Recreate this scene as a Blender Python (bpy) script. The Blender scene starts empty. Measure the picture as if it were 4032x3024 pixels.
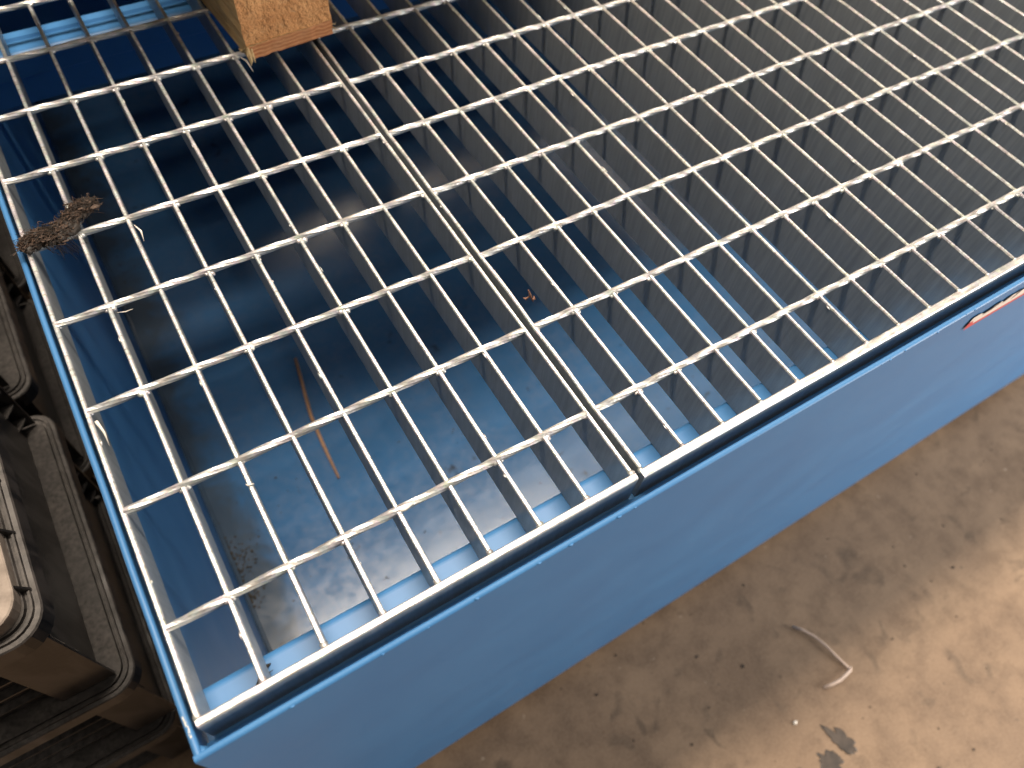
import bpy, bmesh, math, random
from mathutils import Vector, Matrix, noise as mnoise

random.seed(7)
S = bpy.context.scene
COL = S.collection
Z0 = 0.620                     # grating top stands 620 mm above the floor


def P(x, y, z):                # millimetres (grating corner = origin) -> metres (floor = 0)
    return Vector((x / 1000, y / 1000, z / 1000 + Z0))


# ------------------------------------------------------------------ camera
cam_d = bpy.data.cameras.new('camera')
cam = bpy.data.objects.new('camera', cam_d)
COL.objects.link(cam)
S.camera = cam
cam_d.sensor_width = 36
cam_d.lens = 2910.95 / 4032 * 36
cam_d.clip_start = 0.01
cam_d.clip_end = 60
ax = Vector((0.85170556, -0.51931891, 0.07003937))
ay = Vector((0.4080501, 0.74112254, 0.5331346))
az = Vector((-0.32877463, -0.42549413, 0.84312632))
cl = P(81.202, -113.275, 414.13)
cam.matrix_world = Matrix(((ax.x, ay.x, az.x, cl.x), (ax.y, ay.y, az.y, cl.y),
                           (ax.z, ay.z, az.z, cl.z), (0, 0, 0, 1)))
cam_d.dof.use_dof = True
cam_d.dof.focus_distance = 0.50
cam_d.dof.aperture_fstop = 6.0

# ------------------------------------------------------------------ light
W = bpy.data.worlds.new('World')
S.world = W
W.use_nodes = True
bg = W.node_tree.nodes['Background']
bg.inputs[0].default_value = (1.0, 0.90, 0.80, 1)
bg.inputs[1].default_value = 0.06


def area(name, loc, target, sx, sy, power, col):
    d = bpy.data.lights.new(name, 'AREA')
    d.shape = 'RECTANGLE'
    d.size, d.size_y, d.energy, d.color = sx, sy, power, col
    o = bpy.data.objects.new(name, d)
    COL.objects.link(o)
    o.location = P(*loc)
    dirv = (P(*target) - o.location).normalized()
    q = dirv.to_track_quat('-Z', 'Y')
    o.rotation_euler = q.to_euler()
    return o


WARM = (1.0, 0.86, 0.70)
area('ceiling_fill', (1500, -600, 3000), (1500, -600, 0), 3.6, 1.2, 30, WARM)  # soft overhead fill, added to brighten the rim groove and front side
area('ceiling_lamp_key', (560, 960, 3000), (560, 960, 0), 2.4, 0.44, 205, WARM)
area('ceiling_lamp_long', (2150, 1480, 2990), (2150, 1480, 0), 3.7, 0.42, 34, WARM)
area('ceiling_lamp_rear', (3000, 3900, 3000), (900, 600, 0), 4.5, 1.2, 170, WARM)
area('front_fill', (2050, -1450, 160), (500, 0, -250), 1.2, 1.1, 68, (1.0, 0.93, 0.84))  # unseen low fill lamp, added to brighten the tray's front wall

S.view_settings.view_transform = 'Standard'
S.view_settings.look = 'None'
S.view_settings.exposure = 0.0
S.view_settings.gamma = 1.0
S.render.engine = 'CYCLES'
S.cycles.max_bounces = 6
S.cycles.glossy_bounces = 4


# ------------------------------------------------------------------ materials
class NT:
    def __init__(self, name):
        self.m = bpy.data.materials.new(name)
        self.m.use_nodes = True
        self.t = self.m.node_tree
        self.b = self.t.nodes['Principled BSDF']

    def n(self, typ, **kw):
        nd = self.t.nodes.new(typ)
        for k, v in kw.items():
            setattr(nd, k, v)
        return nd

    def link(self, a, b):
        self.t.links.new(a, b)

    def coords(self, scale=(1, 1, 1), kind='Object'):
        c = self.n('ShaderNodeTexCoord')
        mp = self.n('ShaderNodeMapping')
        mp.inputs['Scale'].default_value = scale
        self.link(c.outputs[kind], mp.inputs['Vector'])
        return mp.outputs['Vector']

    def noise(self, vec, scale, detail=4, rough=0.55, dist=0.0):
        nd = self.n('ShaderNodeTexNoise')
        nd.inputs['Scale'].default_value = scale
        nd.inputs['Detail'].default_value = min(detail, 3)
        nd.inputs['Roughness'].default_value = rough
        nd.inputs['Distortion'].default_value = dist
        self.link(vec, nd.inputs['Vector'])
        return nd.outputs['Fac']

    def ramp(self, fac, stops):
        r = self.n('ShaderNodeValToRGB')
        el = r.color_ramp.elements
        while len(el) < len(stops):
            el.new(0.5)
        for e, (p, c) in zip(el, stops):
            e.position = p
            e.color = c if isinstance(c, tuple) and len(c) == 4 else ((c, c, c, 1) if not isinstance(c, tuple) else c + (1,))
        self.link(fac, r.inputs['Fac'])
        return r.outputs['Color']

    def mix(self, fac, a, b, mode='MIX'):
        x = self.n('ShaderNodeMix', data_type='RGBA', blend_type=mode)
        for sock, v in ((x.inputs[0], fac), (x.inputs[6], a), (x.inputs[7], b)):
            if hasattr(v, 'is_linked'):
                self.link(v, sock)
            elif isinstance(v, tuple):
                sock.default_value = v + (1,) if len(v) == 3 else v
            else:
                sock.default_value = v if sock.type == 'VALUE' else (v, v, v, 1)
        return x.outputs[2]

    def bump(self, h, strength, dist=0.001):
        b = self.n('ShaderNodeBump')
        b.inputs['Strength'].default_value = strength
        b.inputs['Distance'].default_value = dist
        self.link(h, b.inputs['Height'])
        self.link(b.outputs['Normal'], self.b.inputs['Normal'])

    def set(self, **kw):
        for k, v in kw.items():
            k = {'base': 'Base Color', 'rough': 'Roughness', 'metal': 'Metallic', 'coat': 'Coat Weight',
                 'coat_rough': 'Coat Roughness', 'spec': 'Specular IOR Level'}[k]
            s = self.b.inputs[k]
            if hasattr(v, 'is_linked'):
                self.link(v, s)
            elif isinstance(v, tuple):
                s.default_value = v + (1,)
            else:
                s.default_value = v
        return self


def up_mask(nt, lo=0.55, hi=0.95):
    g = nt.n('ShaderNodeNewGeometry')
    sp = nt.n('ShaderNodeSeparateXYZ')
    nt.link(g.outputs['True Normal'], sp.inputs[0])
    r = nt.n('ShaderNodeMapRange')
    r.inputs['From Min'].default_value = lo
    r.inputs['From Max'].default_value = hi
    nt.link(sp.outputs['Z'], r.inputs['Value'])
    return r.outputs['Result']


M = {}
BLUE = (0.048, 0.172, 0.39)

# blue powder coat
nt = NT('blue_paint')
v = nt.coords()
n1 = nt.noise(v, 14, 5)
n2 = nt.noise(v, 420, 2)
base = nt.mix(nt.ramp(n1, [(0.35, 0.0), (0.7, 1.0)]), BLUE, (0.056, 0.188, 0.41))
nt.set(base=base, rough=nt.ramp(n1, [(0.3, 0.38), (0.75, 0.46)]), spec=0.32)
nt.bump(n2, 0.03, 0.0004)
M['paint'] = nt.m

# blue paint on the tray bottom: dusty, spotted
nt = NT('blue_paint_dusty')
v = nt.coords()
n1 = nt.noise(v, 7, 5, 0.6)
n2 = nt.noise(v, 75, 4, 0.7)
n3 = nt.noise(v, 28, 4, 0.65, 0.4)
n4 = nt.noise(v, 160, 2, 0.5)
n6 = nt.noise(v, 19, 4, 0.6, 0.6)
dust = nt.ramp(n1, [(0.36, 0.02), (0.66, 0.13)])
dustm = nt.mix(1.0, dust, nt.ramp(n2, [(0.34, 0.15), (0.64, 1.0)]), 'MULTIPLY')
base = nt.mix(dustm, (0.038, 0.128, 0.285), (0.33, 0.27, 0.235))
base = nt.mix(nt.ramp(n3, [(0.66, 0.0), (0.74, 0.75)]), base, (0.020, 0.022, 0.022))
base = nt.mix(nt.ramp(n4, [(0.74, 0.0), (0.80, 0.8)]), base, (0.03, 0.03, 0.025))
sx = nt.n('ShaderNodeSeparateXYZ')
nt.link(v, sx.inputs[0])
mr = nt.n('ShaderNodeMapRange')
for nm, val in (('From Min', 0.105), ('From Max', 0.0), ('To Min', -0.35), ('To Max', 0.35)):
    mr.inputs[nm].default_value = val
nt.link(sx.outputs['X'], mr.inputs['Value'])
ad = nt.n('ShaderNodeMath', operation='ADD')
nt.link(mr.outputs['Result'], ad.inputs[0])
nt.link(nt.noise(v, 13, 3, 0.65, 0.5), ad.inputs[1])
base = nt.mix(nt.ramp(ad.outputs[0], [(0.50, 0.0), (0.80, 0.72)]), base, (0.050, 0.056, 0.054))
nt.set(base=base, rough=nt.mix(nt.ramp(n6, [(0.35, 0.0), (0.65, 1.0)]), nt.ramp(n2, [(0.3, 0.10), (0.7, 0.18)]), nt.ramp(n2, [(0.3, 0.14), (0.7, 0.24)])), spec=0.36)
nt.bump(n2, 0.07, 0.0008)
M['paint_bottom'] = nt.m

# galvanised steel
nt = NT('galvanised_steel')
v = nt.coords()
vs = nt.coords((1, 1, 0.07))
n1 = nt.noise(v, 60, 5, 0.6)
n2 = nt.noise(v, 900, 3, 0.6)
n3 = nt.noise(vs, 330, 4, 0.65)
vor = nt.n('ShaderNodeTexVoronoi')
vor.inputs['Scale'].default_value = 260
nt.link(v, vor.inputs['Vector'])
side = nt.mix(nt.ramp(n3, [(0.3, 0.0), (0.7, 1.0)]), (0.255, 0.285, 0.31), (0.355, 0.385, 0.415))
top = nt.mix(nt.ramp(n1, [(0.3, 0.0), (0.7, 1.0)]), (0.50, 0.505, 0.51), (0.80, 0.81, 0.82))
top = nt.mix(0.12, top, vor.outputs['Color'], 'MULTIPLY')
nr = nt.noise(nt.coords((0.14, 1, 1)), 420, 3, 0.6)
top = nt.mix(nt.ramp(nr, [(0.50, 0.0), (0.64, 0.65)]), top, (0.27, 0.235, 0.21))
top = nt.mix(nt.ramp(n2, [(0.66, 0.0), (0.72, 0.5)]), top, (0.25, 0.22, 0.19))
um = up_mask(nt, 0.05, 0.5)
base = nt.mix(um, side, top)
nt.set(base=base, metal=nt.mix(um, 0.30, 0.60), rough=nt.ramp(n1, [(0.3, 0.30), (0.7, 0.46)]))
nt.bump(n2, 0.35, 0.0006)
M['galv'] = nt.m

# concrete
nt = NT('concrete')
v = nt.coords()
n0 = nt.noise(v, 1.7, 4, 0.5)
n1 = nt.noise(v, 6, 7, 0.62, 0.3)
n2 = nt.noise(v, 26, 6, 0.65)
n3 = nt.noise(v, 300, 3, 0.6)
n4 = nt.noise(v, 21, 3, 0.5, 0.8)
n5 = nt.noise(v, 70, 2, 0.4)
vs = nt.coords((1.0, 0.13, 1))
base = nt.mix(nt.ramp(n1, [(0.30, 0.0), (0.70, 1.0)]), (0.118, 0.072, 0.045), (0.300, 0.206, 0.134))
base = nt.mix(nt.ramp(n0, [(0.38, 0.0), (0.62, 0.5)]), base, (0.245, 0.17, 0.115))
base = nt.mix(nt.ramp(n2, [(0.42, 0.0), (0.72, 0.7)]), base, (0.098, 0.061, 0.040))
base = nt.mix(nt.ramp(n4, [(0.60, 0.0), (0.72, 0.7)]), base, (0.055, 0.038, 0.028))
base = nt.mix(nt.ramp(n5, [(0.72, 0.0), (0.78, 0.75)]), base, (0.05, 0.036, 0.028))
base = nt.mix(nt.ramp(n5, [(0.20, 0.6), (0.27, 0.0)]), base, (0.52, 0.42, 0.32))
base = nt.mix(nt.ramp(n3, [(0.3, 0.0), (0.7, 0.30)]), base, (0.36, 0.265, 0.182))
nt.set(base=base, rough=nt.ramp(n1, [(0.3, 0.55), (0.7, 0.78)]), spec=0.3)
nt.bump(n2, 0.3, 0.002)
M['concrete'] = nt.m

# black plastic with settled dust
nt = NT('black_plastic')
v = nt.coords()
n1 = nt.noise(v, 22, 6, 0.65, 0.3)
n2 = nt.noise(v, 240, 3, 0.6)
vs = nt.coords((1, 1, 0.25))
n3 = nt.noise(vs, 30, 5, 0.6, 1.2)
smear = nt.ramp(n3, [(0.44, 0.0), (0.62, 0.20)])
base = nt.mix(smear, (0.013, 0.012, 0.012), (0.23, 0.205, 0.195))
upm = nt.mix(1.0, up_mask(nt, 0.5, 0.95), nt.ramp(n1, [(0.30, 0.25), (0.65, 1.0)]), 'MULTIPLY')
dustc = nt.mix(nt.ramp(n2, [(0.3, 0.0), (0.7, 1.0)]), (0.034, 0.031, 0.030), (0.115, 0.103, 0.096))
base = nt.mix(upm, base, dustc)
nt.set(base=base, rough=nt.mix(upm, 0.28, 0.8))
nt.bump(n2, 0.15, 0.0006)
M['plastic'] = nt.m

# wood
nt = NT('wood_end_grain')
v = nt.coords()
n1 = nt.noise(v, 55, 5, 0.6)
n2 = nt.noise(v, 210, 4, 0.75)
base = nt.mix(nt.ramp(n1, [(0.3, 0.0), (0.7, 1.0)]), (0.52, 0.235, 0.088), (0.72, 0.375, 0.16))
base = nt.mix(nt.ramp(n2, [(0.56, 0.0), (0.68, 0.75)]), base, (0.22, 0.095, 0.035))
base = nt.mix(nt.ramp(n2, [(0.28, 0.4), (0.42, 0.0)]), base, (0.66, 0.45, 0.25))
nt.set(base=base, rough=0.85)
nt.bump(n2, 1.0, 0.005)
M['wood_end'] = nt.m

nt = NT('wood_side')
v = nt.coords((9, 1, 9))
n1 = nt.noise(v, 26, 6, 0.6, 0.4)
v2 = nt.coords()
n2 = nt.noise(v2, 90, 4, 0.6)
base = nt.mix(nt.ramp(n1, [(0.35, 0.0), (0.65, 1.0)]), (0.44, 0.27, 0.12), (0.64, 0.47, 0.25))
base = nt.mix(nt.ramp(n2, [(0.45, 0.0), (0.7, 0.5)]), base, (0.42, 0.36, 0.20))
nt.set(base=base, rough=0.8)
nt.bump(n1, 0.5, 0.0015)
M['wood_side'] = nt.m

nt = NT('wood_ring')
v = nt.coords((1, 1, 1))
wv = nt.n('ShaderNodeTexWave', wave_type='BANDS', bands_direction='Z')
wv.inputs['Scale'].default_value = 95
wv.inputs['Distortion'].default_value = 3.5
wv.inputs['Detail'].default_value = 3
wv.inputs['Detail Scale'].default_value = 1.2
nt.link(v, wv.inputs['Vector'])
n1 = nt.noise(v, 60, 4)
base = nt.mix(wv.outputs['Fac'], (0.34, 0.12, 0.04), (0.50, 0.225, 0.095))
base = nt.mix(nt.ramp(n1, [(0.4, 0.0), (0.7, 0.4)]), base, (0.46, 0.24, 0.12))
nt.set(base=base, rough=0.75)
nt.bump(wv.outputs['Fac'], 0.25, 0.0008)
M['wood_ring'] = nt.m


def plain(name, c1, c2, scale, rough=0.7, bump=0.3):
    nt = NT(name)
    v = nt.coords()
    n = nt.noise(v, scale, 4, 0.6)
    nt.set(base=nt.mix(nt.ramp(n, [(0.3, 0.0), (0.7, 1.0)]), c1, c2), rough=rough)
    nt.bump(n, bump, 0.0005)
    M[name] = nt.m


plain('dry_fibre', (0.014, 0.008, 0.006), (0.11, 0.066, 0.044), 420, 0.75)
plain('dark_fibre', (0.008, 0.006, 0.005), (0.026, 0.017, 0.012), 300, 0.6)
plain('brown_stick', (0.34, 0.18, 0.09), (0.50, 0.29, 0.16), 200, 0.8)
plain('pale_plastic', (0.52, 0.40, 0.33), (0.62, 0.49, 0.41), 150, 0.45)
plain('dirt', (0.012, 0.011, 0.008), (0.05, 0.042, 0.03), 300, 0.9)
plain('grit', (0.03, 0.022, 0.016), (0.09, 0.066, 0.05), 300, 0.9)
plain('grease', (0.022, 0.016, 0.012), (0.075, 0.054, 0.041), 70, 0.5)
plain('lit_dusty_lid', (0.20, 0.165, 0.14), (0.34, 0.285, 0.245), 90, 0.8)  # lid dust, lightened so the colour carries the light on top
plain('label_white', (0.74, 0.66, 0.60), (0.80, 0.73, 0.67), 60, 0.4, 0.05)
plain('label_red', (0.55, 0.045, 0.06), (0.60, 0.06, 0.08), 60, 0.4, 0.05)
plain('label_black', (0.012, 0.012, 0.013), (0.02, 0.02, 0.02), 60, 0.4, 0.05)
plain('chip', (0.62, 0.57, 0.50), (0.80, 0.76, 0.70), 200, 0.6)
plain('leaf_bit', (0.14, 0.06, 0.04), (0.30, 0.16, 0.11), 200, 0.7)


# ------------------------------------------------------------------ helpers
def obj(name, bm, mat, parent=None, smooth=False):
    me = bpy.data.meshes.new(name)
    bm.normal_update()
    bm.to_mesh(me)
    bm.free()
    for m in (mat if isinstance(mat, (list, tuple)) else [mat]):
        me.materials.append(M[m])
    if smooth:
        for p in me.polygons:
            p.use_smooth = True
    o = bpy.data.objects.new(name, me)
    COL.objects.link(o)
    o.parent = parent
    return o


def thing(name, label, cat, group=None, loc=(0, 0, 0)):
    o = bpy.data.objects.new(name, None)
    o.empty_display_size = 0.05
    COL.objects.link(o)
    o.location = loc
    return tag(o, label, cat, group)


def tag(o, label, cat, group=None):
    o['label'] = label
    o['category'] = cat
    if group:
        o['group'] = group
    return o


def structure(o):
    o['kind'] = 'structure'
    return o


def box(bm, a, b, bev=0.0, seg=1):
    """axis box between two points in mm"""
    x0, y0, z0 = P(*a)
    x1, y1, z1 = P(*b)
    vs = [bm.verts.new(c) for c in ((x0, y0, z0), (x1, y0, z0), (x1, y1, z0), (x0, y1, z0),
                                    (x0, y0, z1), (x1, y0, z1), (x1, y1, z1), (x0, y1, z1))]
    fs = [bm.faces.new([vs[i] for i in q]) for q in
          ((3, 2, 1, 0), (4, 5, 6, 7), (0, 1, 5, 4), (1, 2, 6, 5), (2, 3, 7, 6), (3, 0, 4, 7))]
    if bev:
        es = list({e for f in fs for e in f.edges})
        bmesh.ops.bevel(bm, geom=es, offset=bev / 1000, segments=seg, profile=0.5, affect='EDGES')
    return bm


def newbox(a, b, bev=0.0, seg=1):
    return box(bmesh.new(), a, b, bev, seg)


def extrude_profile(pts, axis, t0, t1, n=1, wob=0.0, ph=0.0):
    """closed 2-D outline (mm) swept along x or y; (u, z) outline"""
    bm = bmesh.new()
    rings = []
    for k in range(n + 1):
        t = t0 + (t1 - t0) * k / n
        w = wob * mnoise.noise(Vector((t * 0.013, ph, 3.1)))
        ring = []
        for (u, z) in pts:
            c = P(t, u + w, z) if axis == 'x' else P(u + w, t, z)
            ring.append(bm.verts.new(c))
        rings.append(ring)
    m = len(pts)
    for k in range(n):
        for i in range(m):
            bm.faces.new((rings[k][i], rings[k][(i + 1) % m], rings[k + 1][(i + 1) % m], rings[k + 1][i]))
    bm.faces.new(rings[0])
    bm.faces.new(rings[-1])
    bmesh.ops.recalc_face_normals(bm, faces=bm.faces)
    return bm


def tube(bm, pts, radii, seg=6, local=True):
    pts = [Vector(p) for p in pts]
    rings = []
    for i, p in enumerate(pts):
        d = (pts[min(i + 1, len(pts) - 1)] - pts[max(i - 1, 0)]).normalized()
        ref = Vector((0, 0, 1)) if abs(d.z) < 0.9 else Vector((1, 0, 0))
        a = d.cross(ref).normalized()
        b = d.cross(a)
        r = radii[i] if isinstance(radii, (list, tuple)) else radii
        rings.append([bm.verts.new(p + (a * math.cos(2 * math.pi * k / seg) + b * math.sin(2 * math.pi * k / seg)) * r)
                      for k in range(seg)])
    for i in range(len(pts) - 1):
        for k in range(seg):
            bm.faces.new((rings[i][k], rings[i][(k + 1) % seg], rings[i + 1][(k + 1) % seg], rings[i + 1][k]))
    bm.faces.new(rings[0][::-1])
    bm.faces.new(rings[-1])
    return bm


def lump(bm, c, r, squash=(1, 1, 1), jit=0.3, sub=1, seed=0):
    """c in metres, r in metres"""
    res = bmesh.ops.create_icosphere(bm, subdivisions=sub, radius=1.0)
    for vv in res['verts']:
        k = 1 + jit * mnoise.noise(vv.co * 1.7 + Vector((seed * 3.7, seed * 1.3, 0)))
        vv.co = Vector(c) + Vector((vv.co.x * squash[0], vv.co.y * squash[1], vv.co.z * squash[2])) * (r * k)


# ------------------------------------------------------------------ floor
bm = bmesh.new()
bmesh.ops.create_grid(bm, x_segments=8, y_segments=8, size=4.0)
fl = structure(obj('floor', bm, 'concrete'))
fl.location = (0.6, 0.2, 0)

# ------------------------------------------------------------------ spill tray
XR, YB = 1530, 1300            # right / rear extent of the tray (mm)
LX, FY = -8.5, -15.6           # outer faces of left and front walls
T = 3.0
ZB = -500                      # top of the pan bottom
tray = thing('spill_tray', 'deep blue painted steel spill tray carrying the steel grating panels', 'spill tray', loc=P(0, 0, -620))


def tobj(name, bm, mat, parent=None, smooth=False):
    o = obj(name, bm, mat, parent or tray, smooth)
    o.matrix_parent_inverse = (parent or tray).matrix_world.inverted() if False else Matrix.Translation(-tray.location) if (parent is None) else Matrix()
    return o


def rimprof(o, inw, zt, zb):
    """sheet wall standing between z=zb and zt with a rounded top edge; o = outer coordinate, inw = +1 inwards"""
    pts = [(o, zb), (o, zt - 3)]
    for k in range(1, 8):
        a = math.pi * (1 - k / 8)
        pts.append((o + inw * (2.0 + 2.0 * math.cos(a)), zt - 2 + 2.0 * math.sin(a)))
    pts += [(o + inw * 4.0, zt - 4), (o + inw * 3.0, zt - 7), (o + inw * 3.0, zb)]
    return pts


tobj('front_wall', extrude_profile(rimprof(FY, 1, -4, -598), 'x', LX, XR, 120, 0.14, 1.0), 'paint')
tobj('side_wall', extrude_profile(rimprof(LX, 1, -4.4, -598), 'y', FY + 0.6, YB, 120, 0.8, 5.0), 'paint')
tobj('side_wall', extrude_profile(rimprof(XR + 0.5, -1, -4.4, -598), 'y', FY + 0.6, YB, 10), 'paint')
tobj('rear_wall', extrude_profile(rimprof(YB + 0.7, -1, -4, -598), 'x', LX, XR, 10), 'paint')
tobj('pan_bottom', newbox((LX + T + 0.3, FY + T + 0.3, ZB - 3), (XR - T, YB - T, ZB)), 'paint_bottom')

# rounded weld fillets inside, along pan edges


def fillet(axis, o, inw, t0, t1, r=7):
    pts = [(o, ZB + 0.2)]
    for k in range(7):
        a = math.pi / 2 * k / 6
        pts.append((o + inw * (r - r * math.sin(a)), ZB + 0.2 + (r - r * math.cos(a))))
    return extrude_profile(pts, axis, t0, t1, 30, 0.4, 2.2)


tobj('weld_seam', fillet('y', LX + T + 0.1, 1, FY + 4, YB - 4, 5), 'paint_bottom', smooth=True)
tobj('weld_seam', fillet('x', FY + T + 0.1, 1, LX + 4, XR - 4), 'paint', smooth=True)


# front support ledge: folded angle the grating rests on
def ledge_profile(y0, y1, zt, drop, r=5.0, t=3.0):
    out = [(y0, zt), (y1 - r, zt)]
    for k in range(1, 7):
        a = math.pi / 2 * k / 6
        out.append((y1 - r + r * math.sin(a), zt - r + r * math.cos(a)))
    out.append((y1, zt - drop))
    inn = [(y1 - t, zt - drop), (y1 - t, zt - r)]
    inn += [(y1 - r, zt - t), (y0, zt - t)]
    return out + inn


tobj('support_ledge', extrude_profile(ledge_profile(FY + T + 1.3, 25, -31, 24), 'x', LX + T + 1, XR - T - 1, 30, 0.5, 7), 'paint')

tobj('rim_fold', extrude_profile([(FY + T + 0.2, -23), (-7.0, -21.5), (-5.4, -22.5), (-5.2, -28), (-7.0, -28), (-7.2, -24.5), (FY + T + 0.2, -25.5)], 'x', LX + T + 1.4, XR - T - 1, 60, 0.3, 4), 'paint')

# middle support beam: folded channel with a groove in its top
bm_pts = [(646, -84), (646, -58), (643, -56), (643, -39)]
for k in range(0, 6):
    a = math.pi / 2 * k / 5
    bm_pts.append((643 + 6 - 6 * math.cos(a), -39 + 6 * math.sin(a)))
bm_pts += [(664, -33), (666, -35.5), (669, -36), (671, -33.2), (680, -33), (683, -36), (683, -84)]
tobj('support_beam', extrude_profile(bm_pts, 'x', LX + T + 1, XR - T - 1, 30, 0.5, 9), 'paint')

# feet
for i, (fx, fy) in enumerate(((40, 60), (1430, 60), (40, 1180), (1430, 1180))):
    tobj('foot', newbox((fx, fy, -619.8), (fx + 60, fy + 60, ZB - 3.4), 2), 'paint')

# corner weld at the front-left of the rim
bm = bmesh.new()
for k in range(7):
    lump(bm, P(LX + 3.4, FY + 4.0, -9 - k * 4.2), 0.0034, (1, 1, 0.9), 0.4, 2, k)
tobj('corner_weld', bm, 'paint', smooth=True)
# paint runs / pips along the front rim
bm = bmesh.new()
for k in range(46):
    x = random.uniform(0, XR - 30)
    lump(bm, P(x, FY + random.uniform(0.0, 1.4) + 0.14 * mnoise.noise(Vector((x * 0.013, 1.0, 3.1))), -4.8 - random.random()), 0.0006 + random.random() * 0.0006,
         (1.7, 0.8, 0.7), 0.4, 1, k)
tobj('paint_pips', bm, 'paint', smooth=True)['kind'] = 'stuff'

bm = bmesh.new()
for k in range(9):
    lump(bm, P(LX + 1.9 + random.uniform(-0.3, 0.3), -3 + k * 1.3, -4.55), 0.0007, (0.9, 1.6, 0.25), 0.6, 1, k)
tobj('bare_scuff', bm, 'chip')
# warning label on the front wall
yl = FY + 0.4 - 1.6


def flat(pts, y, th=0.12):
    bm = bmesh.new()
    a = [bm.verts.new(P(x, y, z)) for x, z in pts]
    b = [bm.verts.new(P(x, y + th, z)) for x, z in pts]
    bm.faces.new(a)
    bm.faces.new(b[::-1])
    for i in range(len(a)):
        j = (i + 1) % len(a)
        bm.faces.new((a[i], b[i], b[j], a[j]))
    bmesh.ops.recalc_face_normals(bm, faces=bm.faces)
    return bm


lab = tobj('warning_label', flat([(604, -36), (760, -36), (760, -19), (668, -19.5), (664, -21), (656, -19), (653, -20), (648.4, -19.1), (641, -20.3),
                                  (639.6, -23.5), (633.3, -19), (625.2, -20), (622.8, -23.2), (615, -23.8), (608, -19.5), (599, -20), (600, -28)], yl), 'label_white')
lab['label'] = 'white label with red lower edge on the front wall'


def lobj(name, bm, mat):
    o = obj(name, bm, mat, lab)
    return o


lobj('red_border', flat([(602.5, -38.4), (760, -38.4), (760, -34), (610, -34), (606, -28), (600, -26.5), (599.5, -29)], yl - 0.16), 'label_red')
for q in ([(614, -25), (625, -24.5), (633, -19.6), (631, -18.8), (623, -21.5), (616, -22.6)],
          [(637.5, -24.6), (641, -23.2), (646, -19.6), (643, -19.0)],
          [(652, -27.5), (656, -26.0), (660, -19.2), (656, -18.8)],
          [(672, -28), (678, -27), (684, -19.4), (678, -19)]):
    lobj('black_mark', flat(q, yl - 0.20), 'label_black')

# ------------------------------------------------------------------ grating panels
PIT = 34.3
ROD0, RODP = 53.97, 75.99
BAR_D, BAR_T = 30, 2.9
YEND = 1280
NR = 16


def bar_mesh(seed, y0, y1, wavy=None):
    """flat bearing bar with slightly uneven zinc-coated edges; local x = 0"""
    bm = bmesh.new()
    n = int((y1 - y0) / 9)
    rings = []
    for k in range(n + 1):
        y = y0 + (y1 - y0) * k / n
        a = mnoise.noise(Vector((y * 0.09, seed * 7.3, 0)))
        b = mnoise.noise(Vector((y * 0.21, seed * 5.1, 4)))
        hw = BAR_T / 2 * (1 + 0.13 * a)
        dz = 0.22 * b
        dx = 0.25 * mnoise.noise(Vector((y * 0.01, seed * 2.1, 9))) + (wavy(y) if wavy else 0)
        pr = [(-hw, -BAR_D), (hw, -BAR_D), (hw, -0.9 + dz), (hw - 0.7, dz), (-hw + 0.7, dz), (-hw, -0.9 + dz)]
        rings.append([bm.verts.new((( x + dx) / 1000, y / 1000, z / 1000)) for x, z in pr])
    for k in range(n):
        for i in range(6):
            bm.faces.new((rings[k][i], rings[k][(i + 1) % 6], rings[k + 1][(i + 1) % 6], rings[k + 1][i]))
    bm.faces.new(rings[0])
    bm.faces.new(rings[-1])
    bmesh.ops.recalc_face_normals(bm, faces=bm.faces)
    return bm


def rod_mesh(length, seed):
    """twisted square rod along x"""
    bm = bmesh.new()
    n = int(length / 3.43)
    rings = []
    tw = 2 * math.pi / 150.0
    r = 2.75
    for k in range(n + 1):
        x = length * k / n
        ph = x * tw + seed
        jig = 0.25 * mnoise.noise(Vector((x * 0.05, seed * 3, 1)))
        ring = []
        for i in range(8):
            a = ph + i * math.pi / 4
            rr = r if i % 2 == 0 else r * 0.87
            ring.append(bm.verts.new((x / 1000, (rr * math.cos(a) + jig) / 1000, (rr * math.sin(a) * 1.0 - 2.2 + jig * 0.6) / 1000)))
        rings.append(ring)
    for k in range(n):
        for i in range(8):
            bm.faces.new((rings[k][i], rings[k][(i + 1) % 8], rings[k + 1][(i + 1) % 8], rings[k + 1][i]))
    bm.faces.new(rings[0])
    bm.faces.new(rings[-1])
    bmesh.ops.recalc_face_normals(bm, faces=bm.faces)
    return bm


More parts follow.
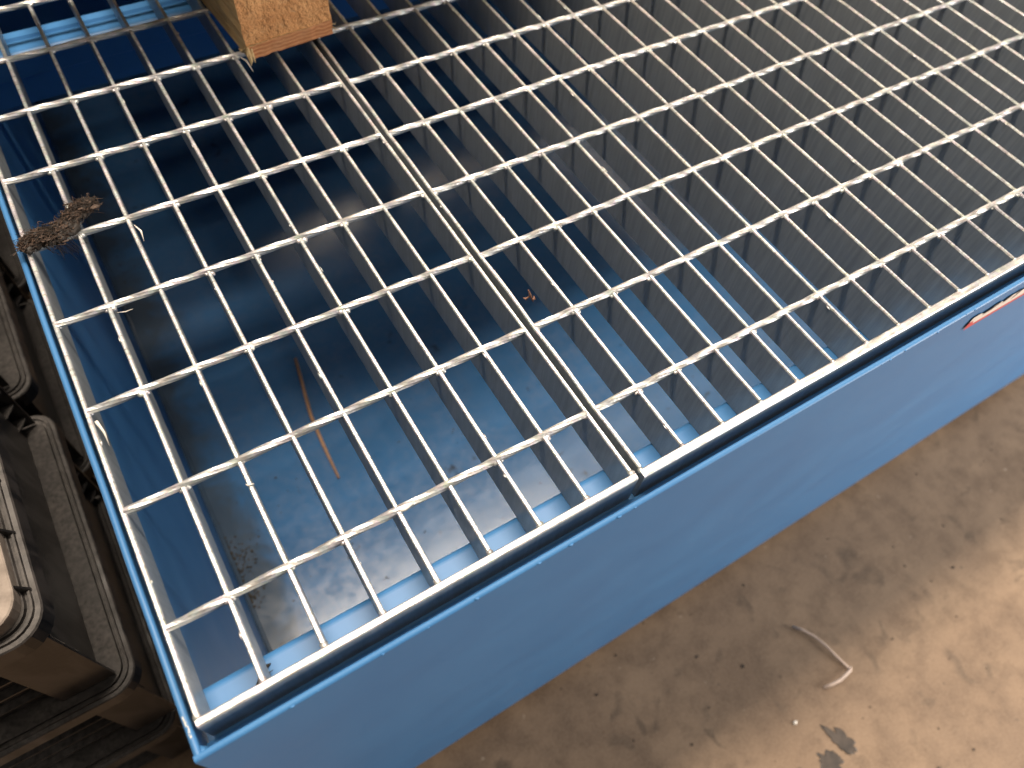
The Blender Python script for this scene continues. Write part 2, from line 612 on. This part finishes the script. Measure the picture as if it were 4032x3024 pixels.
def panel(root, nb, pit, band_t, wavy0=None, seed0=0):
    """parts are in the panel's own space: bar 0 centre at x=0, front end at y=0, top at z=0"""
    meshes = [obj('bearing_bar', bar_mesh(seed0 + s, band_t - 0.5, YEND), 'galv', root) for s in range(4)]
    for i in range(nb):
        if i < 4:
            o = meshes[i]
        else:
            o = meshes[i % 4].copy()
            COL.objects.link(o)
            o.parent = root
        o.location.x = i * pit / 1000
        o.location.z = -0.0002 * (i % 3)
    if wavy0:
        old = meshes[0]
        nb0 = obj('bearing_bar', bar_mesh(seed0 + 9, band_t - 0.5, YEND, wavy0), 'galv', root)
        # swap the wavy edge bar in, keep the source mesh for the copies that share it
        bpy.data.objects.remove(old)
    L = (nb - 1) * pit
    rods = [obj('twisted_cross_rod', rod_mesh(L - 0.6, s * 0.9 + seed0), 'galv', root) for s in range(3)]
    for j in range(NR):
        o = rods[j] if j < 3 else rods[j % 3].copy()
        if j >= 3:
            COL.objects.link(o)
            o.parent = root
        o.location = (0.0003, (ROD0 + j * RODP + (random.random() - 0.5) * 1.6) / 1000, 0.0006)
    # front and rear banding bars
    bm = bmesh.new()
    n = int(L / 11)
    rings = []
    for k in range(n + 1):
        x = -BAR_T / 2 + (L + BAR_T) * k / n
        a = 0.25 * mnoise.noise(Vector((x * 0.11, seed0, 2)))
        pr = [(0, -BAR_D), (band_t, -BAR_D), (band_t, -0.8 + a), (band_t - 0.8, a), (0.8, a), (0, -0.8 + a)]
        rings.append([bm.verts.new((x / 1000, (y - 2.0 + 0.3 * a) / 1000, (z + 0.35) / 1000)) for y, z in pr])
    for k in range(n):
        for i in range(6):
            bm.faces.new((rings[k][i], rings[k][(i + 1) % 6], rings[k + 1][(i + 1) % 6], rings[k + 1][i]))
    bm.faces.new(rings[0])
    bm.faces.new(rings[-1])
    bmesh.ops.recalc_face_normals(bm, faces=bm.faces)
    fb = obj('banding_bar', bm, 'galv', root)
    rb = fb.copy()
    COL.objects.link(rb)
    rb.parent = root
    rb.location.y = YEND / 1000 + 0.0004
    # weld lumps where rods cross bars, and zinc drips
    bm = bmesh.new()
    for i in range(nb):
        for j in range(10):
            if random.random() < 0.75:
                for sgn in (-1, 1):
                    if (i == 0 and sgn < 0) or (i == nb - 1 and sgn > 0):
                        continue
                    x = i * pit + sgn * (1.6 + random.random() * 0.9)
                    y = ROD0 + j * RODP + random.uniform(-2.6, -0.6)
                    lump(bm, (x / 1000, y / 1000, -0.0016 - random.random() * 0.0012),
                         0.0014 + random.random() * 0.0009, (1.2, 1.3, 1.0), 0.5, 1, i * 13 + j)
        lump(bm, (i * pit / 1000, 0.0035, -0.0012), 0.0022, (1.2, 1.2, 0.7), 0.4, 1, i)
    o = obj('weld_beads', bm, 'galv', root, smooth=True)
    o['kind'] = 'stuff'
    bm = bmesh.new()
    for k in range(int(nb * 3.2)):
        i = random.randrange(nb)
        y = random.uniform(15, 650)
        sgn = random.choice((-1, 1))
        lump(bm, ((i * pit + sgn * 1.6) / 1000, y / 1000, -0.0006 - random.random() * 0.0012),
             0.0005 + random.random() * 0.0006, (0.9, random.uniform(1.5, 5), 0.9), 0.5, 1, k)
    o = obj('zinc_runs', bm, 'galv', root, smooth=True)
    o['kind'] = 'stuff'


def bulge(y):
    t = ((y - ROD0) % RODP) / RODP
    w = 0.5 + 0.5 * mnoise.noise(Vector((y * 0.006, 3.3, 0)))
    return 1.9 * w * math.sin(math.pi * t) ** 0.8 * (0.6 + 0.4 * t)


g1 = thing('grating_panel', 'narrow galvanised steel grating panel at the corner of the blue tray', 'grating', 'steel gratings laid in the blue tray', P(0, 0, 0))
panel(g1, 9, PIT, 4.6, None, 1)
g2 = thing('grating_panel', 'wide galvanised steel grating panel to the right of the narrow gap', 'grating', 'steel gratings laid in the blue tray', P(8 * PIT + 6.85, -1.1, -0.4))
panel(g2, 36, 34.13, 6.0, bulge, 20)


# white zinc slivers caught on the bars, seen singly
def sliver(parent, pts, r):
    bm = bmesh.new()
    tube(bm, [(x / 1000, y / 1000, z / 1000) for x, y, z in pts], [a / 1000 for a in r], 5)
    obj('zinc_sliver', bm, 'chip', parent, True)


sliver(g1, [(137, 51, 1.6), (141, 50.5, 2.0), (146, 52, 1.2), (149, 53.5, 0.4)], [0.3, 0.9, 0.8, 0.2])
sliver(g1, [(3, 198, -2), (4.5, 190, -5), (4, 182, -9)], [1.2, 0.8, 0.2])
sliver(g1, [(71, 347, 0.5), (73.5, 341, -1.5), (72.4, 334, -5)], [0.3, 0.8, 0.2])
sliver(g1, [(38, 273, 0.6), (43, 271, 0.8), (48, 271.5, 0.4)], [0.2, 0.35, 0.1])
sliver(g1, [(66.5, 112, 0.5), (67.5, 110.4, 0.7), (71, 110, 0.2)], [0.2, 0.8, 0.2])
sliver(g1, [(210, 505, -1), (213, 500, -2), (214, 489, -6)], [0.5, 0.9, 0.2])

# ------------------------------------------------------------------ timber block on the grating
tb = thing('timber_skid', 'timber skid whose sawn orange-brown runner end stands on the grating, with unseen boards added for shade', 'timber', loc=P(214, 492, 3.0))
tb.rotation_euler.z = math.radians(4.0)


def wobble_box(a, b, n, amp, seed):
    bm = bmesh.new()
    bmesh.ops.create_cube(bm, size=1)
    bmesh.ops.subdivide_edges(bm, edges=bm.edges, cuts=n, use_grid_fill=True)
    for vv in bm.verts:
        c = Vector([(a[i] + (b[i] - a[i]) * (vv.co[i] + 0.5)) for i in range(3)])
        d = Vector([mnoise.noise(c * 0.11 + Vector((seed, 3 * i, 5))) + 0.5 * mnoise.noise(c * 0.37 + Vector((seed, 2 * i, 1))) for i in range(3)])
        vv.co = (c + d * amp) / 1000
    return bm


o = obj('runner', wobble_box((0, 1.2, 12), (82, 790, 92), 18, 1.1, 2.0), ['wood_side', 'wood_end'], tb)
for p in o.data.polygons:
    if p.normal.y < -0.7 and p.center.y < 0.01:
        p.material_index = 1
o = obj('torn_lower_strip', wobble_box((0.5, 0.0, 0), (82, 788, 12.6), 18, 0.9, 8.0), ['wood_side', 'wood_ring'], tb)
for p in o.data.polygons:
    if p.normal.y < -0.7 and p.center.y < 0.01:
        p.material_index = 1
for rx in (440, 880):          # unseen runners and deck boards, added to shade the tray's rear
    obj('runner', wobble_box((rx, 2, 0), (rx + 82, 790, 92), 6, 0.7, rx), 'wood_side', tb)
for k, (x0, y0, y1) in enumerate(((-12, 24, 131), (-165, 236, 344), (-165, 350, 458), (-165, 464, 572), (-165, 578, 686), (-165, 692, 786), (-12, 136, 230))):
    obj('added_deck_board', wobble_box((x0, y0, 92.8), (1010, y1, 114), 6, 0.7, 30 + k), 'wood_side', tb)
obj('added_deck_board', wobble_box((-165, 54, 92.8), (-17, 172, 114), 4, 0.7, 41), 'wood_side', tb)
for k in range(3):  # unseen boards added to hold lamp light off the tray bottom
    obj('added_shade_board', wobble_box((-12, 25, 115 + k * 94), (1010, 43, 115 + k * 94 + 91), 6, 0.6, 50 + k), 'wood_side', tb)
for k, (pts, rr) in enumerate((([(1, -1, 12), (0, -2.0, 6), (0.5, -2.2, 0), (-0.3, -2, -4)], [1.0, 2.2, 1.7, 0.3]),
                               ([(4, 0, 10), (3, -2, 4), (4, -2.6, -2)], [0.8, 1.8, 0.3]),
                               ([(-0.4, 3, 10), (-1.2, 10, 3), (-0.8, 20, 0)], [0.5, 1.3, 0.3]),
                               ([(82, 1, 6), (84, -1, 4), (88, -2, 3)], [0.4, 0.35, 0.1]),
                               ([(82, 1, 9), (84.5, -0.4, 8), (86, 1, 10)], [0.4, 0.3, 0.1]))):
    bm = bmesh.new()
    tube(bm, [(x / 1000, y / 1000, z / 1000) for x, y, z in pts], [a / 1000 for a in rr], 6)
    obj('splinter', bm, 'wood_side', tb)

# ------------------------------------------------------------------ fibrous clump on the grating
cg = thing('dried_fibre_clump', 'matted dark brown clump of dried fibres snagged on the grating', 'debris', loc=P(22, 366, 1))
rng = random.Random(11)


def path_pt(t):
    x = -23 + 51 * t
    y = -8 + 19 * t - 7 * math.sin(math.pi * min(1, t * 1.25)) * (1 - 0.5 * t) + 3.5 * math.sin(t * 9)
    return Vector((x, y, 2.0 + 2.2 * math.sin(math.pi * t)))


bm = bmesh.new()
for k in range(34):
    t = (k + 0.5) / 34
    c = path_pt(t)
    w = (5.4 + 2.4 * math.sin(math.pi * t) + rng.uniform(-1.5, 1.5))
    lump(bm, c / 1000 + Vector((0, rng.uniform(-3.5, 3.5), rng.uniform(-2.5, 0.3))) / 1000, w / 1000,
         (rng.uniform(0.55, 0.9), rng.uniform(0.7, 1.1), 0.40), 0.5, 2, k)
obj('matted_core', bm, 'dark_fibre', cg, True)
bmA, bmB = bmesh.new(), bmesh.new()
for k in range(2600):
    t = rng.random()
    c = path_pt(t)
    w = 6.0 + 3 * math.sin(math.pi * t)
    off = Vector((rng.gauss(0, 2.2), rng.gauss(0, w * 0.40), abs(rng.gauss(0, 1.5)) + rng.uniform(-3.5, 1.6)))
    dirv = Vector((rng.gauss(0.9, 0.6), rng.gauss(0.25, 0.55), rng.gauss(0, 0.22)))
    L = rng.uniform(2, 6.5)
    if rng.random() < 0.05:
        L *= 2.0
    d = dirv.normalized()
    cv = Vector((rng.gauss(0, 1), rng.gauss(0, 1), rng.gauss(0, 0.6)))
    pts = []
    for s_ in range(5):
        u = s_ / 4 - 0.5
        q = c + off + d * (L * u) + cv * (L * 0.50 * (u * u * 4 - 0.5))
        pts.append(q / 1000)
    r = rng.uniform(0.12, 0.34) / 1000
    tube(bmA if rng.random() < 0.5 else bmB, pts, [r, r, r, r, r * 0.4], 4)
bmF = bmesh.new()
for k in range(150):           # shredded flakes matted into the fibres
    c = path_pt(rng.random()) + Vector((rng.gauss(0, 2), rng.gauss(0, 3.4), rng.uniform(-1, 3.2)))
    lump(bmF, c / 1000, rng.uniform(0.7, 2.2) / 1000, (rng.uniform(0.8, 1.8), rng.uniform(0.4, 1.0), rng.uniform(0.2, 0.5)), 0.9, 1, k * 1.7)
obj('flakes', bmF, 'dry_fibre', cg)['kind'] = 'stuff'
for k in range(26):            # long loose hairs drooping into the tray
    c = path_pt(rng.uniform(0.25, 0.6)) + Vector((rng.uniform(-4, 4), -6, -2))
    e = c + Vector((rng.uniform(0, 12), rng.uniform(-13, -3), rng.uniform(-12, -2)))
    pts = [(c + (e - c) * (s / 4) + Vector((0, 0, 2.5 * math.sin(math.pi * s / 4)))) / 1000 for s in range(5)]
    tube(bmB, pts, 0.16 / 1000, 4)
o = obj('loose_fibres', bmA, 'dry_fibre', cg)
o['kind'] = 'stuff'
o = obj('loose_fibres', bmB, 'dark_fibre', cg)
o['kind'] = 'stuff'

# ------------------------------------------------------------------ bits inside the tray
bm = bmesh.new()
tube(bm, [P(182, 537, ZB + 3), P(173, 490, ZB + 3.4), P(163.2, 438, ZB + 2.8), P(159.5, 385, ZB + 3.2), P(157.3, 332, ZB + 2.6)],
     [0.0019, 0.0022, 0.0024, 0.0022, 0.0016], 8)
tag(obj('brown_stick', bm, 'brown_stick', None, True), 'thin brown stick lying on the bottom of the blue tray', 'stick')

bm = bmesh.new()
rng = random.Random(5)
for cx, cy, n_, sp in ((4, 300, 60, 14), (10, 285, 40, 10), (6, 240, 50, 8), (24, 820, 8, 20), (151, 179, 4, 3), (335, 314, 5, 5),
                       (438, 217, 4, 3), (60, 320, 14, 50), (250, 300, 10, 120), (520, 260, 8, 120)):
    for k in range(n_):
        r = rng.uniform(0.5, 1.5) / 1000
        x, y = cx + rng.gauss(0, sp), cy + rng.gauss(0, sp)
        lump(bm, P(max(x, 0.5), max(y, -8), ZB + r * 350), r, (1.3, 1, 0.4), 0.6, 1, k)
cr = tag(obj('dirt_crumbs', bm, 'dirt'), 'dark dirt crumbs scattered over the blue tray bottom', 'dirt')
cr['kind'] = 'stuff'

lb = thing('dry_leaf_scrap', 'tiny reddish dry leaf scrap caught below the wide grating', 'debris', loc=P(296, 158, -8))
for k, (a, b, c_) in enumerate((((0, 2, 6), (1, 0, 1), (3, -2, -5)), ((1, 0, 1), (-2, 1, -2), (-3, 3, -2)), ((2, -1, -3), (5, 0, -5), (6, 2, -4)))):
    bm = bmesh.new()
    tube(bm, [Vector(a) / 1000, Vector(b) / 1000, Vector(c_) / 1000], [0.0005, 0.0011, 0.0003], 5)
    obj('curl', bm, 'leaf_bit', lb)

bm = bmesh.new()
tube(bm, [P(27, 10, -29.4), P(31, 14, -29.2), P(36, 17.5, -29.5), P(38, 18, -31)], [0.0005, 0.0010, 0.0012, 0.0004], 6)
tube(bm, [P(33, 14.5, -29.2), P(36, 13, -28.6), P(38, 13.6, -28.8)], [0.0004, 0.0004, 0.0002], 5)
tag(obj('twig_scrap', bm, 'dirt', None, True), 'tiny dark twig scrap on the blue ledge near the tray corner', 'debris')

# ------------------------------------------------------------------ bits on the floor
zf = -619.2
bm = bmesh.new()
pts = [(619.1, -128.4, 4), (628, -140, 5), (636.2, -154.6, 5), (641.5, -173, 5), (644.8, -191.4, 4), (648, -205, 3), (649.7, -213.7, 2.5)]
tube(bm, [P(x, y, zf + z) for x, y, z in pts], 0.0019, 8)
pts = [(652, -211, 2.5), (648, -213.5, 5), (626.1, -215.5, 6), (612, -213.6, 5.5), (600.7, -211.3, 3)]
tube(bm, [P(x, y, zf + z) for x, y, z in pts], 0.0021, 8)
tag(obj('bent_tie_strip', bm, 'pale_plastic', None, True), 'bent piece of pale plastic tie lying on the concrete', 'plastic strip')


def blob(c, rx, ry, rot, seed, th=0.9):
    bm = bmesh.new()
    N = 40
    top, bot = [], []
    for k in range(N):
        a = 2 * math.pi * k / N
        k2 = 1 + 0.75 * mnoise.noise(Vector((math.cos(a) * 1.3, math.sin(a) * 1.3, seed))) + 0.3 * mnoise.noise(Vector((math.cos(a) * 4, math.sin(a) * 4, seed)))
        x, y = rx * k2 * math.cos(a), ry * k2 * math.sin(a)
        X = c[0] + x * math.cos(rot) - y * math.sin(rot)
        Y = c[1] + x * math.sin(rot) + y * math.cos(rot)
        top.append(bm.verts.new(P(c[0] + (X - c[0]) * 0.9, c[1] + (Y - c[1]) * 0.9, -620 + th)))
        bot.append(bm.verts.new(P(X, Y, -619.9)))
    bm.faces.new(top)
    for k in range(N):
        j = (k + 1) % N
        bm.faces.new((bot[k], bot[j], top[j], top[k]))
    bmesh.ops.recalc_face_normals(bm, faces=bm.faces)
    return bm


tag(obj('grease_spot', blob((577, -272, 0), 24, 11, math.radians(-72), 1.0), 'grease'), 'dark grease spot on the concrete, the longer of two', 'stain', 'grease spots on the concrete')
tag(obj('grease_spot', blob((546, -285, 0), 20, 12, math.radians(-60), 6.0, 0.7), 'grease'), 'dark grease spot on the concrete, the rounder of two', 'stain', 'grease spots on the concrete')

bm = bmesh.new()
rng = random.Random(21)
for (x, y, r) in ((896, -189, 6), (524, -133, 5.5), (477, -91, 5), (600, -48, 4), (402, -173, 4), (735, -215, 4), (640, -262, 3.5), (840, -120, 3), (330, -60, 4), (450, -150, 3), (560, -170, 2.5), (760, -60, 3)):
    lump(bm, P(x, y, -619.6), r * 0.45 / 1000, (1.2, 0.6, 0.2), 1.2, 2, x * 0.37)
for k in range(60):
    lump(bm, P(rng.uniform(150, 1300), rng.uniform(-420, 0), -619.7), rng.uniform(0.6, 2.0) / 1000, (1, 1, 0.3), 0.6, 1, k)
o = tag(obj('floor_grit', bm, 'grit'), 'dark specks of grit scattered on the concrete floor', 'grit')
o['kind'] = 'stuff'
bm = bmesh.new()
lump(bm, P(537, -223, -618.9), 0.0028, (1.2, 0.8, 0.5), 0.7, 2, 3)
tag(obj('pale_chip', bm, 'chip', None, True), 'small pale chip on the concrete beside the grease spots', 'debris')

# ------------------------------------------------------------------ stacked black crates
CH = 172.0                     # crate height


def rrect(x0, x1, y0, y1, r, n=6):
    pts = []
    for cx, cy, a0 in ((x1 - r, y0 + r, -90), (x1 - r, y1 - r, 0), (x0 + r, y1 - r, 90), (x0 + r, y0 + r, 180)):
        for k in range(n + 1):
            a = math.radians(a0 + 90 * k / n)
            pts.append((cx + r * math.cos(a), cy + r * math.sin(a)))
    return pts


def loft(sections, close=False):
    """list of (outline, z) -> skin; outlines in local mm"""
    bm = bmesh.new()
    rings = [[bm.verts.new((x / 1000, y / 1000, z / 1000)) for x, y in o] for o, z in sections]
    m = len(rings[0])
    for k in range(len(rings) - 1 + (1 if close else 0)):
        a, b = rings[k], rings[(k + 1) % len(rings)]
        for i in range(m):
            bm.faces.new((a[i], a[(i + 1) % m], b[(i + 1) % m], b[i]))
    return bm, rings


CW, CD = 400.0, 312.0          # outer rim size in x and y


def o_(ins, r):
    return rrect(-CW + ins, -ins, ins, CD - ins, max(r, 2))


def slab(a, b):
    bm = bmesh.new()
    x0, y0, z0 = (q / 1000 for q in a)
    x1, y1, z1 = (q / 1000 for q in b)
    vs = [bm.verts.new(c) for c in ((x0, y0, z0), (x1, y0, z0), (x1, y1, z0), (x0, y1, z0),
                                    (x0, y0, z1), (x1, y0, z1), (x1, y1, z1), (x0, y1, z1))]
    for q in ((3, 2, 1, 0), (4, 5, 6, 7), (0, 1, 5, 4), (1, 2, 6, 5), (2, 3, 7, 6), (3, 0, 4, 7)):
        bm.faces.new([vs[k] for k in q])
    return bm


def prism(outl, z0, z1):
    bm = bmesh.new()
    lo = [bm.verts.new((x / 1000, y / 1000, z0 / 1000)) for x, y in outl]
    hi = [bm.verts.new((x / 1000, y / 1000, z1 / 1000)) for x, y in outl]
    bm.faces.new(lo)
    bm.faces.new(hi)
    for i in range(len(lo)):
        j = (i + 1) % len(lo)
        bm.faces.new((lo[i], lo[j], hi[j], hi[i]))
    bmesh.ops.recalc_face_normals(bm, faces=bm.faces)
    return bm


def child_copy(o, root, loc, rz=0.0):
    r = o.copy()
    COL.objects.link(r)
    r.parent = root
    r.location = Vector(loc) / 1000
    r.rotation_euler.z = rz
    return r


def make_crate(label):
    root = thing('plastic_crate', label, 'crate', 'stacked black crates beside the tray')
    # body: smooth tapered walls, open at the top
    bm, rings = loft([(o_(28, 4), 2), (o_(27, 4), 0.2), (o_(26, 4), CH - 6), (o_(26, 4), CH - 2.6), (o_(28.6, 4), CH - 2.6),
                      (o_(28.8, 4), CH - 26), (o_(29.5, 4), 6)])
    bm.faces.new(rings[0][::-1])
    bm.faces.new(rings[-1])
    bmesh.ops.recalc_face_normals(bm, faces=bm.faces)
    obj('body', bm, 'plastic', root)
    # stepped rim: inner flat, groove, outer lip a little lower
    bm, _ = loft([(o_(29, 8), CH), (o_(9.0, 17), CH), (o_(8.4, 17.4), CH - 2.6), (o_(6.6, 18.6), CH - 2.6), (o_(6.0, 19), CH - 0.6), (o_(4.4, 20), CH - 0.6),
                  (o_(4.0, 20.3), CH - 3.0), (o_(1.0, 22.4), CH - 3.6), (o_(0, 23), CH - 4.8), (o_(0, 23), CH - 22), (o_(2.4, 21), CH - 22),
                  (o_(2.4, 21), CH - 6.6), (o_(29, 8), CH - 5.0)], True)
    bmesh.ops.recalc_face_normals(bm, faces=bm.faces)
    obj('rim', bm, 'plastic', root)
    # corner posts: a smooth front plate, and a ladder of small ribs in the slot behind it
    for sy in (0, 1):
        def Y(y):
            return CD - y if sy else y
        a, b = sorted((Y(15.5), Y(18.0)))
        obj('corner_post', slab((-58, a, 2), (-15.5, b, CH - 6.5)), 'plastic', root)
        outl = [(-15.5, Y(18.2)), (-16.5, Y(22)), (-26.5, Y(36)), (-52, Y(36)), (-52, Y(18.2))]
        first_rib = obj('corner_rib', prism(outl, -1.1, 1.1), 'plastic', root)
        first_rib.location.z = (CH - 30) / 1000
        for k in range(1, 6):
            child_copy(first_rib, root, (-0.8 * k * 0.6, 0, CH - 30 - k * 25))
    # front wall ribs and the handle frame
    rb = obj('front_rib', slab((-CW + 60, 0, 0), (-60, 8, 2.4)), 'plastic', root)
    rb.location = Vector((0, 20, 24)) / 1000
    for k, z in enumerate((50, 76)):
        child_copy(rb, root, (0, 19.8 - k * 0.3, z))
    bm = bmesh.new()
    ring = []
    for k in range(28):
        a = 2 * math.pi * k / 28
        ring.append(Vector((-CW / 2 + 62 * math.copysign(abs(math.cos(a)) ** 0.5, math.cos(a)), 26.4, CH - 56 + 15 * math.sin(a))) / 1000)
    tube(bm, ring + [ring[0]], 0.0026, 6)
    obj('handle_frame', bm, 'plastic', root, True)
    return root


def add_lid(root):
    bm, rings = loft([(o_(10, 19), CH + 0.2), (o_(8.5, 21), CH + 12), (o_(8.5, 21), CH + 13.5), (o_(9.5, 20), CH + 14.5)])
    bm.faces.new(rings[0][::-1])
    bm.faces.new(rings[-1])
    bmesh.ops.recalc_face_normals(bm, faces=bm.faces)
    lid = obj('lid', bm, 'lit_dusty_lid', root)
    g0 = None
    for i in range(6):
        if g0 is None:
            bm = bmesh.new()
            q = [(-9.4, -1.0), (-3.2, -2.2), (-8.8, 11.0)]
            a = [bm.verts.new((x / 1000, -0.0009, z / 1000)) for x, z in q]
            b = [bm.verts.new((x / 1000, 0.0009, z / 1000)) for x, z in q]
            bm.faces.new(a)
            bm.faces.new(b)
            for k in range(3):
                bm.faces.new((a[k], a[(k + 1) % 3], b[(k + 1) % 3], b[k]))
            bmesh.ops.recalc_face_normals(bm, faces=bm.faces)
            g0 = obj('gusset', bm, 'plastic', lid)
            g0.location = Vector((0, 34, CH)) / 1000
        else:
            child_copy(g0, lid, (0, 34 + i * 46, CH))
    return lid


def copy_tree(o, parent=None):
    c = o.copy()
    COL.objects.link(c)
    c.parent = parent
    for ch in list(o.children):
        copy_tree(ch, c)
    return c


first = make_crate('')
kids = True
specs = [((-84, 131), 2, 'dusty black plastic crate on top of the stack nearest the tray corner'),
         ((-85, 131), 1, 'black plastic crate in the middle of the stack nearest the tray corner'),
         ((-104, 131), 0, 'black plastic crate at the bottom of the stack nearest the tray corner'),
         ((-96, 468), 2, 'black plastic crate on top of the stack farther back along the tray'),
         ((-92, 470), 1, 'black plastic crate in the middle of the stack farther back along the tray'),
         ((-98, 468), 0, 'black plastic crate at the bottom of the stack farther back along the tray'),
         ((-97, 800), 1, 'upper black plastic crate of a rear stack added to darken the gap'),  # this crate and the next are added to cover bright floor
         ((-99, 802), 0, 'lower black plastic crate of a rear stack added to darken the gap')]
allc = [first] + [copy_tree(first) for _ in specs[1:]]
for c, ((x, y), lev, label) in zip(allc, specs):
    c.location = P(x, y, -619.8 + lev * (CH + 1.7))
    c['label'] = label
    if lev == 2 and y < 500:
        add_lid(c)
